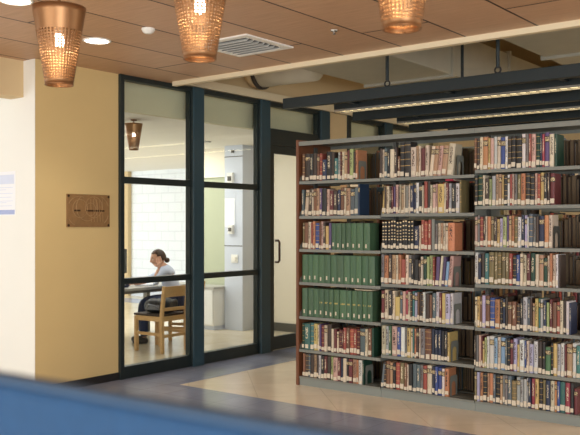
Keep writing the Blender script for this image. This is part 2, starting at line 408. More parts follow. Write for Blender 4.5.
# things on the ceiling --------------------------------------------------------
def downlight(loc, label, r=.113, lit=True, z=CH, grp='round recessed ceiling lights'):
    t = thing('downlight', label, 'ceiling light', (*loc, z), 0, grp)
    MB().lathe((0,0,0), [(r,0),(r,-.006),(r*.86,-.010),(r*.84,0)], 32).build('trim_ring', M['plastic_white'], t, smooth=True)
    MB().lathe((0,0,0), [(r*.85,-.003),(.001,-.0032)], 32).build('lens', M['lamp_warm'], t)
    return t
downlight((-5.33,4.29), 'round lit ceiling light behind the leftmost copper pendant')
downlight((-4.80,3.19), 'round lit ceiling light cut by the top left picture edge')
sm = thing('smoke_detector', 'small round white detector on the wood ceiling', 'smoke detector', (-4.70,4.27,CH))
MB().lathe((0,0,0), [(.05,0),(.05,-.012),(.04,-.03),(.001,-.032)], 24).build('body', M['plastic_white'], sm, smooth=True)
MB().lathe((0,0,0), [(.03,-.0305),(.03,-.036),(.001,-.036)], 20).build('grille_cap', M['plastic_white'], sm, smooth=True)
for (x, y), lb in (((-3.62,5.18),'small sprinkler head on the wood ceiling, left of the other'), ((-2.93,4.95),'small sprinkler head on the wood ceiling near the right pendant')):
    sp = thing('sprinkler', lb, 'sprinkler', (x,y,CH), 0, 'ceiling sprinklers')
    MB().lathe((0,0,0), [(.03,0),(.028,-.008),(.008,-.01),(.008,-.03),(.018,-.031),(.001,-.034)], 16).build('head', M['steel_brushed'], sp)
vt = thing('ceiling_diffuser', 'square white air diffuser set in the wood ceiling', 'air vent', (-4.52,5.15,CH))
f = MB()
for s_ in (0,1,2,3):
    R = Matrix.Rotation(s_*PI/2,4,'Z'); f.box(-.30,.2349,-.30,-.235,-.012,0,R)
f.build('vent_frame', M['plastic_white'], vt)
MB().box(-.235,.235,-.235,.235,-.004,-.001).build('vent_throat', M['steel_dark'], vt)
for k in range(7):
    y = -.20+.066*k
    MB().box(-.232,.232,-.022,.022,-.0015,.0015,Matrix.Translation((0,y,-.016))@Matrix.Rotation(math.radians(38),4,'X')).build('vane', M['plastic_white'], vt)

# copper pendants --------------------------------------------------------------
def shade_mesh():
    b = MB(); NC = 38; H = .41; R1 = .072; R0 = .139
    def P(a, z, off=0):
        r = R1+(R0-R1)*z/H+off; return (r*math.cos(a), r*math.sin(a), z)
    da = 2*PI/NC
    # perforated zone 0.02..0.27, solid above
    NR = 18; z0 = .022; z1 = .285; dz = (z1-z0)/NR
    bm = b.bm
    V = {}
    def v(a, z):
        k = (round(a/da*4) % (NC*4), round(z, 5))
        if k not in V: V[k] = bm.verts.new(P(a, z))
        return V[k]
    for i in range(NC):
        a = i*da
        for j in range(NR):
            z = z0+j*dz
            o = [v(a,z), v(a+da,z), v(a+da,z+dz), v(a,z+dz)]
            n = [v(a+da*.25,z+dz*.22), v(a+da*.75,z+dz*.22), v(a+da*.75,z+dz*.78), v(a+da*.25,z+dz*.78)]
            for q in range(4): bm.faces.new([o[q], o[(q+1)%4], n[(q+1)%4], n[q]])
        bm.faces.new([v(a,0), v(a+da,0), v(a+da,z0), v(a,z0)])
        zs = [z1,.34,.38,H]
        for A, B in zip(zs, zs[1:]): bm.faces.new([v(a,A), v(a+da,A), v(a+da,B), v(a,B)])
    return b
def pendant(x, y, label, zb=2.277, zc=CH, first=[None], sc=1.0):
    if first[0] is None:
        t = thing('pendant_lamp', label, 'pendant lamp', (x,y,zb), 0, 'perforated copper pendant lamps')
        s = shade_mesh().build('shade', M['copper'], t, smooth=True)
        so = s.modifiers.new('thickness', 'SOLIDIFY'); so.thickness = .0025; so.offset = 0
        MB().lathe((0,0,0), [(.139,.408),(.141,.412),(.03,.414),(.02,.43),(.001,.43)], 32).build('top_cap', M['copper'], t, smooth=True)
        MB().torus((0,0,.001), .0725, .004, 'z', 32, 6).build('rim', M['copper'], t, smooth=True)
        MB().bar((0,0,.43),(0,0,CH-zb-.02), .008, 10).build('rod', M['copper_in'], t)
        MB().lathe((0,0,CH-zb), [(.05,0),(.05,-.018),(.001,-.024)], 24).build('ceiling_rose', M['copper_in'], t, smooth=True)
        sk = MB().bar((0,0,.27),(0,0,.41), .022, 12).build('lamp_socket', M['plastic_white'], t)
        MB().lathe((0,0,0), [(.001,.205),(.018,.208),(.026,.222),(.026,.240),(.018,.27)], 16).build('bulb', M['bulb'], sk, smooth=True)
        first[0] = t
    else:
        t = copy_tree(first[0]); t['label'] = label; t.location = (x,y,zb)
    t.rotation_euler.z = random.uniform(0, 3)
    return t
pendant(-3.68, 2.71, 'leftmost of the three near copper pendants, hanging before the ochre wall')
pendant(-2.61, 2.68, 'middle near copper pendant, hanging left of the air diffuser')
pendant(-1.60, 2.74, 'rightmost near copper pendant, cut by the top picture edge')
far = pendant(-9.72, 8.52, 'small copper pendant seen through the left glazed bay')
far.location = (-6.95, 6.10, 2.357); far.scale = (.7,.7,.7)
for ch in [o_ for o_ in COL.objects if o_.parent == far]:
    if ch.name.startswith('rod'): ch.scale = (1,1,.658)
    if ch.name.startswith('ceiling_rose'): ch.location.z = -.268

# light rails over the stacks --------------------------------------------------
def light_rail(Y, label, rods, x0=-5.08, x1=1.2):
    t = thing('linear_light', label, 'ceiling light', (x0, Y, 2.68), 0, 'dark linear lights over the stacks')
    Lh = x1-x0; L2 = .27
    MB().box(0, Lh, -.035, .035, 0, .10).build('support_rail', M['fixture'], t, bevel=.004)
    h = MB().box(L2, Lh, .46, .60, .02, .12).build('lamp_housing', M['fixture'], t, bevel=.004)
    f = MB()
    for yy in (.462,.592): f.box(L2+.002, Lh, yy, yy+.006, .0, .02)
    n = int((Lh-L2)/.09)
    for k in range(n): f.box(L2+.03+k*.09, L2+.034+k*.09, .468, .592, .002, .02)
    f.build('louver', M['steel_brushed'], h)
    MB().box(L2+.01, Lh-.01, .475, .585, .015, .0195).build('lamp_tube', M['tube_warm'], h)
    for x in (.55, 1.6, 2.65, 3.7, 4.75, 5.8):
        MB().box(x-.02, x+.02, .035, .46, .05, .09).build('cross_arm', M['fixture'], t)
    for x in rods:
        r = MB().bar((x,0,.155),(x,0,(3.299 if x0+x > -3.3 and Y > 6.55 else 4.2)-2.68), .016, 8).build('hanger_rod', M['fixture'], t)
        MB().torus((x,0,.128), .026, .008, 'y', 16, 6).build('clevis_ring', M['black'], r)
light_rail(6.42, 'nearest dark linear light hanging just above the bookcases', (1.18, 2.24, 3.30, 4.36, 5.42))
light_rail(7.66, 'second dark linear light, behind the nearest one', (1.31, 3.43, 4.5))
light_rail(8.90, 'third dark linear light, lowest in view behind the other two', (2.7, 3.75, 4.8))

# ducts ------------------------------------------------------------------------
dt = thing('air_duct', 'round wrapped duct with black collar behind the ceiling edge', 'duct', (-6.2, 7.45, 3.38))
MB().tube([(-.02,-.02,0),(.3,.03,.01),(.685,.05,.01)], .235, 24).build('duct_body', M['duct_wrap'], dt, smooth=True)
MB().tube([(-.07,-.01,0),(-.02,0,0)], .255, 24).build('collar', M['clamp'], dt, smooth=True)
MB().tube([(-.155,-.02,0),(-.07,-.01,0)], .23, 24).build('wall_stub', M['wall_beige'], dt, smooth=True)
dt2 = thing('rectangular_duct', 'wide pale sheet metal duct left of the hanging rods', 'duct', (-5.5,7.15,3.25), 0, 'sheet metal ducts above the stacks')
MB().box(0,1.15,0,6.6,0,.5).build('duct_body', M['duct'], dt2, bevel=.01)
for y in (1.4,3.0,4.6): MB().box(-.03,1.18,y,y+.04,-.03,.53).build('seam_flange', M['duct'], dt2)
dt3 = thing('rectangular_duct', 'wide pale sheet metal duct at the upper right', 'duct', (-3.25,6.6,3.3), 0, 'sheet metal ducts above the stacks')
MB().box(0,3.0,0,7.2,0,.5).build('duct_body', M['duct'], dt3, bevel=.01)
for y in (1.9,3.7,5.4): MB().box(-.03,3.03,y,y+.04,-.03,.53).build('seam_flange', M['duct'], dt3)

# blue partition in front -------------------------------------------------------
bp = thing('desk_partition', 'out of focus blue fabric partition in the foreground', 'partition', (-.875,.56,.077), math.radians(2.3))
MB().box(-.5,1.75,-.012,.012,-.018,1.268).build('fabric_panel', M['blue'], bp, bevel=.01)
MB().box(-.5,1.75,-.0135,.0135,1.268,1.277).build('top_cap', M['blue_cap'], bp, bevel=.004)
for x in (-.4,1.65): MB().box(x-.04,x+.04,-.2,.2,-.077,-.018).build('foot', M['frame'], bp)

# ------------------------------------------------------------------ bookcases
YF = 6.27                     # front of the shelves
BX = [-4.79, -3.875, -2.975, -2.055]
ZS = [[2.285,1.945,1.615,1.300,.985,.660,.345,.085],
      [2.285,1.945,1.630,1.310,1.010,.695,.378,.085],
      [2.285,1.980,1.685,1.350,1.045,.690,.363,.085]]
bay_name = ['left', 'middle', 'right']
for i in range(3):
    x0, x1 = BX[i], BX[i+1]
    t = thing('library_bookcase', ['left steel bookcase with the red brown end panel', 'middle steel bookcase between two others', 'right steel bookcase, cut by the right picture edge'][i], 'bookcase', (x0, YF, 0), 0, 'double sided steel bookcases in a row')
    w = x1-x0
    if i == 0: MB().box(-.032,-.001,-.006,.53,0,2.345).build('end_panel', M['wood_end'], t, bevel=.003)
    for xx in (.0008, w-.0148): MB().box(xx, xx+.014, .235,.285,0,2.285).build('upright', M['steel_dark'], t)
    f = MB(); f.box(.001, w-.001, 0, .52, 2.315, 2.325); f.box(.001, w-.001, -.004, 0, 2.285, 2.325); f.box(.001, w-.001, .52, .524, 2.285, 2.325)
    f.build('canopy', M['steel_shelf'], t)
    MB().box(.001, w-.001, .01, .51, 0, .068).build('kick_base', M['kick'], t)
    for k, z in enumerate(ZS[i][1:]):
        for side in (0, 1):
            ya, yb = (0, .232) if side == 0 else (.288, .52)
            lip = ya if side == 0 else yb-.004
            f = MB(); f.box(.004, w-.004, ya, yb, z-.006, z)
            f.box(.004, w-.004, lip-.001, lip+.005, z-.026 if k < 6 else .0685, z+.001)
            s = f.build('shelf', M['steel_shelf'], t)
            if k < 6:
                for xx in (.002, w-.004):
                    q = [(.232,-.03),(.232,.17),(.19,.17),(.012,.035),(.012,-.026)] if side == 0 else [(.288,-.03),(.288,.17),(.33,.17),(.508,.035),(.508,-.026)]
                    MB().prism(q, (xx, xx+.002), lambda p, tt: (tt, p[0], z+p[1])).build('bracket', M['steel_shelf'], s)

NEXT = 1.45
for b0, w_ in zip([o_ for o_ in COL.objects if o_.name.startswith('library_bookcase')], ('left','middle','right')):
    c = copy_tree(b0); c.location.y += NEXT
    c['label'] = 'bookcase of the next row, glimpsed through gaps of the %s front bookcase' % w_
    c['group'] = 'bookcases of the next row'
# ------------------------------------------------------------------ books
PAL = {  # letter: (colour, words)
 'k': ((46,44,44),'black'), 'n': ((74,58,48),'dark brown'), 'b': ((134,88,58),'brown'), 't': ((190,148,104),'tan'),
 'c': ((226,206,172),'cream'), 'w': ((230,226,220),'white'), 'g': ((76,118,78),'green'), 'G': ((22,70,50),'dark green'),
 'l': ((168,184,104),'light green'), 'y': ((214,182,90),'yellow'), 'o': ((212,134,74),'orange'), 'r': ((172,74,54),'red'),
 'R': ((176,54,74),'crimson'), 'm': ((114,44,46),'maroon'), 'p': ((216,168,150),'pink'), 'v': ((100,76,122),'purple'),
 'V': ((184,178,212),'lavender'), 's': ((58,84,156),'blue'), 'S': ((136,184,222),'sky blue'), 'd': ((42,54,84),'navy'),
 'e': ((126,124,120),'grey'), 'E': ((190,190,190),'pale grey'), 'q': ((58,124,120),'teal'), 'a': ((96,112,118),'slate grey'),
 'f': ((132,116,68),'olive'), 'D': ((36,62,92),'dark blue')}
# spine materials take the book's own cloth colour from the mesh attribute 'Col'
def cover_mat(name, style):
    m = bpy.data.materials.new(name); m.use_nodes = True
    nt = m.node_tree; N = nt.nodes; L = nt.links; b = N['Principled BSDF']; b.inputs['Roughness'].default_value = .55
    at = N.new('ShaderNodeVertexColor'); at.layer_name = 'Col'
    uv = N.new('ShaderNodeUVMap'); sx = N.new('ShaderNodeSeparateXYZ'); L.new(uv.outputs[0], sx.inputs[0])
    nz = N.new('ShaderNodeTexNoise'); nz.inputs['Scale'].default_value = 40; tc = N.new('ShaderNodeTexCoord'); L.new(tc.outputs['Object'], nz.inputs['Vector'])
    cr = N.new('ShaderNodeValToRGB'); cr.color_ramp.elements[0].color = (.75,.75,.75,1); cr.color_ramp.elements[1].color = (1.1,1.1,1.1,1)
    L.new(nz.outputs['Fac'], cr.inputs[0])
    mu = N.new('ShaderNodeMix'); mu.data_type = 'RGBA'; mu.blend_type = 'MULTIPLY'; mu.inputs[0].default_value = 1
    L.new(at.outputs[0], mu.inputs[6]); L.new(cr.outputs[0], mu.inputs[7]); out = mu.outputs[2]
    def band(lo, hi, src):
        a = N.new('ShaderNodeMath'); a.operation = 'GREATER_THAN'; a.inputs[1].default_value = lo; L.new(src, a.inputs[0])
        c = N.new('ShaderNodeMath'); c.operation = 'LESS_THAN'; c.inputs[1].default_value = hi; L.new(src, c.inputs[0])
        p = N.new('ShaderNodeMath'); p.operation = 'MULTIPLY'; L.new(a.outputs[0], p.inputs[0]); L.new(c.outputs[0], p.inputs[1]); return p.outputs[0]
    def over(fac, col):
        nonlocal out
        x = N.new('ShaderNodeMix'); x.data_type = 'RGBA'; L.new(fac, x.inputs[0]); L.new(out, x.inputs[6]); x.inputs[7].default_value = (*lin(col),1); out = x.outputs[2]
    def mult(a, c):
        p = N.new('ShaderNodeMath'); p.operation = 'MULTIPLY'; L.new(a, p.inputs[0]); L.new(c, p.inputs[1]); return p.outputs[0]
    def dashes(scale, thr):
        w = N.new('ShaderNodeTexNoise'); w.inputs['Scale'].default_value = scale; w.inputs['Detail'].default_value = 1
        mp = N.new('ShaderNodeMapping'); mp.inputs['Scale'].default_value = (.25,1,1); L.new(uv.outputs[0], mp.inputs[0]); 
        oi = N.new('ShaderNodeObjectInfo'); cb = N.new('ShaderNodeCombineXYZ'); L.new(oi.outputs['Random'], cb.inputs[2])
        mm = N.new('ShaderNodeMath'); mm.operation = 'MULTIPLY'; mm.inputs[1].default_value = 50; L.new(oi.outputs['Random'], mm.inputs[0]); L.new(mm.outputs[0], cb.inputs[1])
        ad = N.new('ShaderNodeVectorMath'); L.new(mp.outputs[0], ad.inputs[0]); L.new(cb.outputs[0], ad.inputs[1]); L.new(ad.outputs[0], w.inputs['Vector'])
        g = N.new('ShaderNodeMath'); g.operation = 'GREATER_THAN'; g.inputs[1].default_value = thr; L.new(w.outputs['Fac'], g.inputs[0]); return g.outputs[0]
    if style == 'bands':
        for lo, hi in ((.90,.915),(.70,.712),(.50,.512),(.32,.335)): over(band(lo,hi,sx.outputs[1]), (196,160,96))
    if style == 'title':
        over(mult(mult(band(.42,.86,sx.outputs[1]), band(.3,.7,sx.outputs[0])), dashes(26,.5)), (214,200,170))
    if style == 'dark_title':
        over(mult(mult(band(.36,.9,sx.outputs[1]), band(.28,.72,sx.outputs[0])), dashes(26,.5)), (70,50,46))
    if style == 'block':
        over(band(.72,.9,sx.outputs[1]), (60,44,44))
        over(mult(band(.75,.87,sx.outputs[1]), dashes(40,.5)), (220,200,150))
    if style == 'set':
        for lo, hi in ((.94,.985),(.80,.84),(.66,.69),(.56,.585),(.45,.475),(.34,.38)): over(mult(band(lo,hi,sx.outputs[1]), band(.2,.8,sx.outputs[0])), (226,204,160))
    if style == 'gold_low':
        for lo, hi in ((.50,.55),): over(mult(mult(band(lo,hi,sx.outputs[1]), band(.2,.8,sx.outputs[0])), dashes(18,.42)), (176,160,92))
    L.new(out, b.inputs['Base Color']); return m
STY = ['plain','bands','title','dark_title','block','set','gold_low']
CM = {s: cover_mat('book cloth '+s, s) for s in STY}

def cover_geo(w, D, h):
    """verts, faces, spine flags, uv: a case binding open at the fore edge, round backed spine at y = 0"""
    t = min(.003, w*.18); r = min(.010, w*.45)
    out = [(-w/2, D), (-w/2, r), (-w*.38, r*.35), (-w*.16, 0), (w*.16, 0), (w*.38, r*.35), (w/2, r), (w/2, D)]
    inn = [(w/2-t, D), (w/2-t, r+t), (-w/2+t, r+t), (-w/2+t, D)]
    poly = out+inn; n = len(poly)
    V = [(x, y, 0) for x, y in poly]+[(x, y, h) for x, y in poly]
    Fc = []
    for i in range(n):
        j = (i+1) % n; sp = 1 <= i <= 5
        Fc.append(((i, j, n+j, n+i), sp))
    caps = [(0,1,10,11), (1,2,10), (2,3,10), (3,4,9,10), (4,5,9), (5,6,9), (6,7,8,9)]
    for c in caps:
        Fc.append((tuple(reversed(c)), False)); Fc.append((tuple(n+k for k in c), False))
    return V, Fc
def pages_box(w, D, h):
    t = min(.003, w*.18); r = min(.010, w*.45)
    return (-w/2+t, w/2-t, r+t, D-.004, .003, h-.004)
BOXF = ((3,2,1,0),(4,5,6,7),(0,1,5,4),(1,2,6,5),(2,3,7,6),(3,0,4,7))
def boxv(x0,x1,y0,y1,z0,z1): return [(x0,y0,z0),(x1,y0,z0),(x1,y1,z0),(x0,y1,z0),(x0,y0,z1),(x1,y0,z1),(x1,y1,z1),(x0,y1,z1)]
def fill_mesh(me, V, Fc, col, w, h, D):
    me.from_pydata(V, [], [f for f, s in Fc])
    ca = me.color_attributes.new('Col', 'FLOAT_COLOR', 'CORNER'); uvl = me.uv_layers.new(name='UVMap')
    for p, (f, s) in zip(me.polygons, Fc):
        p.material_index = 0 if s else 1
        for li in p.loop_indices:
            v = me.vertices[me.loops[li].vertex_index].co
            ca.data[li].color = (*col, 1)
            uvl.data[li].uv = ((v.x/w+.5) if s else v.y/D, v.z/h)
    me.update()

ROWS = {}   # (bay, shelf from the top): start px, tokens  end-px colour [height cm] [/tilt] [*style] [-: no sticker]
ROWS[0,0] = (302, '304.5b 309.3n 313k 316.5n 319b 321.7r 326d20 331k 334n 337.3q20 340E 341.3m 344c 346.7t 349.3m 353l27 355n 357.2o', 26)
ROWS[0,1] = (301.5, '304a 307.3c/4 311n/4 313c 315.5b 319t 321.7v 326k 329p 333m23 336.7n23 340d 343.5b 345.5c 349.7t 354a 357.8a 359.5D30-', 25)
ROWS[0,2] = (302, '304.1f 307.8b 310.6c 312.4r 314.7o 319s 320.7b 323p 325.3n 328.5y21 331v 335.5g 341g 345g 350g 356g 362.5g 369g', 25.5)
ROWS[0,3] = (301.6, '307.2g 312g 317.7g 323.8g 329.8g 335.7g 342.7g 349g 355.5g 361g 367.3g 374g', 26.5)
ROWS[0,4] = (301.6, '307g 312.5g 318g 323.3g 328.6g 333g 338.5g 346g 351g 356.6g 361.5g 366.6g 372g', 27)
ROWS[0,5] = (301.5, '303.8G 309.8q 313.5q 317y 319c 321v 324m 327c 331n 333.5c22 336.3m22 338.2c19 341.5m22 343m22 346r24 349.3b24 353.4r24 356.5r24 359.7m24 365a24 367.4c25 371b25 373.5G25-', 25)
ROWS[0,6] = (302, '304.8b 308.2n 310a 313.5n 316.4t 318.3n 320.7E 324k 327m 330.4n 332.5l 337p22 340m22 342.7d22 346.2c23 348.3k 352m23 356.5t 358.1o 362.2w 364G22-', 24)
ROWS[1,0] = (379.5, '382n 384c 386.8a 389.4k 394c 397n 399.7b19 404k31*bands 410k31*bands 415.8c 418t 420.4c 424.6m25 428.3c 432.3c/6 436.4t/6 440.5p/6 445.7t/6 452c/6', 26)
ROWS[1,1] = (381.5, '384y/5 385.8n 389c 391n 393m 395v 398p 399.5n 400.6c 403.3t 404.6c 408.3e 409.7c 413.4d 415.7d 418.5w26 421.8k26 423.5c 427r27 430n27 432c 435.5p 437.4p 443.8y 445.6c 448.4m 451.2E 455k 459w 461f27-', 24.5)
ROWS[1,2] = (381.4, ' '.join('%.1fk*set' % (381.4+2.9*(k+1)) for k in range(11))+' 418.5d21 420.5c22 424r 427.3r 430.8r _434.8 437.4e23 440.3c23 442.5t23 445c23 447.7c23 454.2o24-', 25.5)
ROWS[1,3] = (381, '384e 388o 391.4n 395.5t 397.8c 401o 405r22 408c 411e 413.5k22 418k22 420.5n22 423c 426.5G 429l 432.6l 434.5r 438.4v/3 441c/5 444v/5 447S21/5 451p/5', 25.5)
ROWS[1,4] = (381, '384m 388c 392k 394.5c 399.7y20 402.3a 405.3p 407.8R 410.2c 412n 414.2q 417V 419b 421.2n 422.6n 425w 429n 431.5b23 435.5a 438.8w 441.5m 445y 449.6V 452.7w', 25.5)
ROWS[1,5] = (381, '385.6c 388.6E 391g 396.8p 400.3s 404.3w 406.8e 410.4y 412.4c 414q 416o 418.5n 420c 424.5e 430.9b*bands 434.3d 437.7d 441d 444k 447.3k 449.4y25', 26)
ROWS[1,6] = (380.5, '383a21/6 385.6n 389.6b 392.7t 395.5k 399.8r 403.8f 406.8b 408.4c 412k 416a 419.6a 422.7e 426.5r 431.7c 434.6d 437.5s 441.5s 444.3w 448.5o', 23.5)
ROWS[2,0] = (474, '476.5b*bands 479n 482.6c 487.7o 490y 493.7p 496.8w 500.3c 504.9s 507.4w 511n*bands 515.5k 521.6k 525.5w 528.5e 531r 535.6p27 539.7G27*bands 541.7d 544.3R 548.8v 554c 557G-', 26)
ROWS[2,1] = (474.3, '477.5k*bands 482.3G*bands 484.6c 489n22 491.5l21 495.3E 498.6t 501.5t 503.5y 507k23*bands 509.3w 512r 514p 517e 520.5f 525.2o 530k*bands 534.3k*bands 537p 540r 543.8y 547k 549.6n 554.4m*block', 25)
ROWS[2,2] = (474.2, '477.4p*block 479.8e 483r 485.3n 487c 490.5o 493.4f 496.8n 499.6y23 502.6V23 506.3l 508.4v 511t 514o 517.5f 521w 524.3d 526.6V 528.5w 532.8a27 535.6e 538.6n 544d 548.3o26 552c26', 25)
ROWS[2,3] = (474.2, '477.7w 480.8d 484.4n 488.6q 493.8f28 497.4f28 501f28 505.1f28 508.8f28 512r 516k 519.8s 522.8c 526c 530m26 535G28 538.6c 543.3t 547G23 549.5c 552o28 555.2c 558w 560n25-', 25)
ROWS[2,4] = (474.2, '477c 479.6y 481.6b 485V 489.3b 494.3s24 499.4o24 502k 505d 507.5n 511.5b23 516b23 519.5n22 522.6k 527E26 530a 532n 534.8t22 538y 540q 543E 546.2d 548.9l23 552m 556.4b24 559.7r24 563c 565.6n 569w26 571d25-', 25.5)
ROWS[2,5] = (474.2, '475.7n 478.3e 481p 482.4m 484.5y22 486.5l 489w 493.6w*block 497S 500.3c 505S 507a 510k 513m 516.6V 518.7y22 524w 526.3s 529c 533V23 537.8w 542n*gold_low 545.2k*gold_low 550.4g21 553k 557y 560.6E 564.3w 566.5m 572t 576w 580.5q', 25.5)
ROWS[2,6] = (474.3, '476.5f 479.5V 482.8o 486.8k*bands 489t 493o 495.3a 499.7k 502.3t22 504.5e24 507.3e 511.5a 516.4f21 520E 523E22 526.5E22 528E 530.9d 534.8R 538.5y 542.5k 545.5f 550d 554.3c 556.5o 559.5s 565q 570R 573.5k 577m20-', 25)

order = ['first','second','third','fourth','fifth','sixth','seventh','eighth','ninth','tenth','eleventh','twelfth','thirteenth','fourteenth']
shelf_word = ['top shelf','second shelf','third shelf','fourth shelf','fifth shelf','sixth shelf','bottom shelf']
books = []
for (bi, ri), (start, toks, hh) in ROWS.items():
    px = start
    for tk in toks.split():
        if tk[0] == '_': px = float(tk[1:]); continue
        mm = re.match(r'([\d.]+)([a-zA-Z])([\d]+)?(?:/(-?\d+))?(?:\*(\w+))?(-)?$', tk)
        e_, c_, h_, ti, st, nl = mm.groups()
        YS = YF+.012
        xa, xb = x_at(px, YS), x_at(float(e_), YS); px = float(e_)
        h = (float(h_) if h_ else hh)/100+random.uniform(-.009,.009)
        zt = ZS[bi][ri]-.03-ZS[bi][ri+1] if ri else ZS[bi][0]-ZS[bi][1]-.002
        h = min(h, zt-.012)
        base, word = PAL[c_]
        j = random.uniform(.74, 1.1); col = lin(base); lum = .3*col[0]+.6*col[1]+.1*col[2]
        col = tuple(min(1, (v*.82+lum*.18)*.92*j*random.uniform(.95,1.05)) for v in col)
        green_set = bi == 0 and ri in (2,3,4) and c_ == 'g'
        if green_set: h = (.245 if ri == 2 else .262 if ri == 3 else .268); st = 'gold_low' if (ri == 4 and px > 323) else 'plain'
        if not st:
            dark = sum(base) < 330
            st = random.choice(['plain','title','title','bands','block'] if dark else ['plain','dark_title','dark_title','dark_title','block'])
        w = abs(xb-xa)-.0016
        books.append(dict(bay=bi, row=ri, x=(xa+xb)/2, w=w, h=h, D=.165 if green_set or c_ == 'D' else random.uniform(.125,.165), z=ZS[bi][ri+1]+.0012, tilt=float(ti or 0),
                          y=YS+random.uniform(-.004,.006), col=col, word=word, style=st, sticker=not nl, green=green_set,
                          d=math.hypot((xa+xb)/2*1, YS)))
# lean: shift bottoms so that leaning neighbours stay side by side
for q in books: q['area'] = q['w']*q['h']/q['d']**2*(1.6 if q is books[-1] else 1)
keep = set(id(q) for q in sorted(books, key=lambda q: -q['area'])[:300])
# names for each book: how it looks, then its place among books like it
from collections import defaultdict
seen = defaultdict(list)
for q in books:
    q['size'] = 'tall' if q['h'] > .262 else 'short' if q['h'] < .232 else ''
    q['thick'] = 'thick' if q['w'] > .040 else 'thin' if q['w'] < .021 else ''
    if q['green']: q['look'] = 'green bound volume'
    elif q['style'] == 'set': q['look'] = 'black volume with gold bands'
    else: q['look'] = ' '.join(z for z in (q['size'], q['thick'], q['word'], 'book') if z)
    seen[q['bay'], q['row'], q['look']].append(q)
for (b_, r_, lk), qs in seen.items():
    where = '%s of the %s bookcase' % (shelf_word[r_], bay_name[b_])
    for i, q in enumerate(qs):
        if len(qs) == 1: q['label'] = '%s on the %s' % (lk, where)
        elif i == len(qs)-1 and len(qs) > 2: q['label'] = 'rightmost %s on the %s' % (lk, where)
        elif i == 0: q['label'] = 'leftmost %s on the %s' % (lk, where)
        else: q['label'] = '%s %s from left, %s' % (order[i], lk, where)
        if len(qs) == 2 and i == 1: q['label'] = 'rightmost %s on the %s' % (lk, where)

SV = []; SF = []; SCOL = []; SUV = []; SMI = []   # the remaining books in one mesh
SMATS = [CM[s] for s in STY]+[M['pages'], M['sticker'], M['pages_shaded']]
def stuff_book(q):
    V, Fc = cover_geo(q['w'], q['D'], q['h'])
    R = Matrix.Translation((q['x'], q['y'], q['z'])) @ Matrix.Rotation(math.radians(q['tilt']), 4, 'Y')
    if q.get('flip'): R = Matrix.Translation((q['x'], q['y'], q['z'])) @ Matrix.Rotation(PI, 4, 'Z')
    def add(V, F_, col, mi):
        o = len(SV)
        SV.extend([tuple(R @ Vector(v)) for v in V])
        for (f, s) in F_:
            SF.append(tuple(i+o for i in f)); SCOL.append(col); SMI.append(mi if s or mi > 6 else 0)
            SUV.append([((V[i][0]/q['w']+.5) if s else V[i][1]/q['D'], V[i][2]/q['h']) for i in f])
    add(V, Fc, q['col'], STY.index(q['style']))
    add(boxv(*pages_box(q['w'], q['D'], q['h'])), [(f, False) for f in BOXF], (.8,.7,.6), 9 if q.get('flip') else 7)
    if q['sticker']:
        add(boxv(*sticker_dims(q)), [(f, False) for f in BOXF], (.8,.8,.7), 8)
def sticker_dims(q):
    if q['green']:
        lo = q.setdefault('lo', random.uniform(.02,.034)); return (-.0075, .0075, -.0012, .001, lo, lo+.034)
    w = min(q['w']*.86, .034); lo = q.setdefault('lo', random.uniform(.004,.02)); hi = q.setdefault('hi', lo+random.uniform(.026,.045))
    return (-w/2, w/2, -.0012, .004, lo, hi)
for q in books:
    th_ = math.radians(q['tilt'])
    if q['tilt'] > 0: q['z'] += abs(math.sin(th_))*q['w']/2
    if id(q) not in keep: stuff_book(q); continue
    t = thing('book', q['label'], 'book', (q['x'], q['y'], q['z']), 0, 'books on the %s of the %s bookcase' % (shelf_word[q['row']], bay_name[q['bay']]))
    t.rotation_euler = (0, th_, 0)
    V, Fc = cover_geo(q['w'], q['D'], q['h'])
    me = bpy.data.meshes.new('cover'); fill_mesh(me, V, Fc, q['col'], q['w'], q['h'], q['D'])
    me.materials.append(CM[q['style']]); me.materials.append(CM['plain'])
    o = bpy.data.objects.new('cover', me); COL.objects.link(o); o.parent = t
    me = bpy.data.meshes.new('page_block'); me.from_pydata(boxv(*pages_box(q['w'], q['D'], q['h'])), [], BOXF); me.materials.append(M['pages'])
    o = bpy.data.objects.new('page_block', me); COL.objects.link(o); o.parent = t
    if q['sticker']:
        me = bpy.data.meshes.new('call_number_sticker'); me.from_pydata(boxv(*sticker_dims(q)), [], BOXF); me.materials.append(M['sticker'])
        o = bpy.data.objects.new('call_number_sticker', me); COL.objects.link(o); o.parent = t
# books of the opposite side, seen through the gaps at the right of each shelf
for bi in range(3):
    for ri in range(7):
        x1 = BX[bi+1]-.02; x = x1; x_min = BX[bi]+.02
        zt = (ZS[bi][ri]-.03-ZS[bi][ri+1]) if ri else .33
        while x-x_min > .05:
            w = random.uniform(.018,.045)
            h = min(random.uniform(.20,.27), zt-.015); c_ = random.choice('nnknbafkme')
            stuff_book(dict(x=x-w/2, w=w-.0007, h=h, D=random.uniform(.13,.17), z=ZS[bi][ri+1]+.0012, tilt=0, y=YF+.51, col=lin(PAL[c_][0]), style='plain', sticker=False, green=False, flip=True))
            x -= w
        x = x_min
        while x < x1-.06:
            w = random.uniform(.018,.04); h = min(random.uniform(.25,.30), zt-.012); c_ = random.choice('nnknbafkmetcrd')
            stuff_book(dict(x=x+w/2, w=w-.0012, h=h, D=.14, z=ZS[bi][ri+1]+.0012, tilt=0, y=YF+NEXT+.012, col=lin(PAL[c_][0]), style='plain', sticker=False, green=False))
            x += w
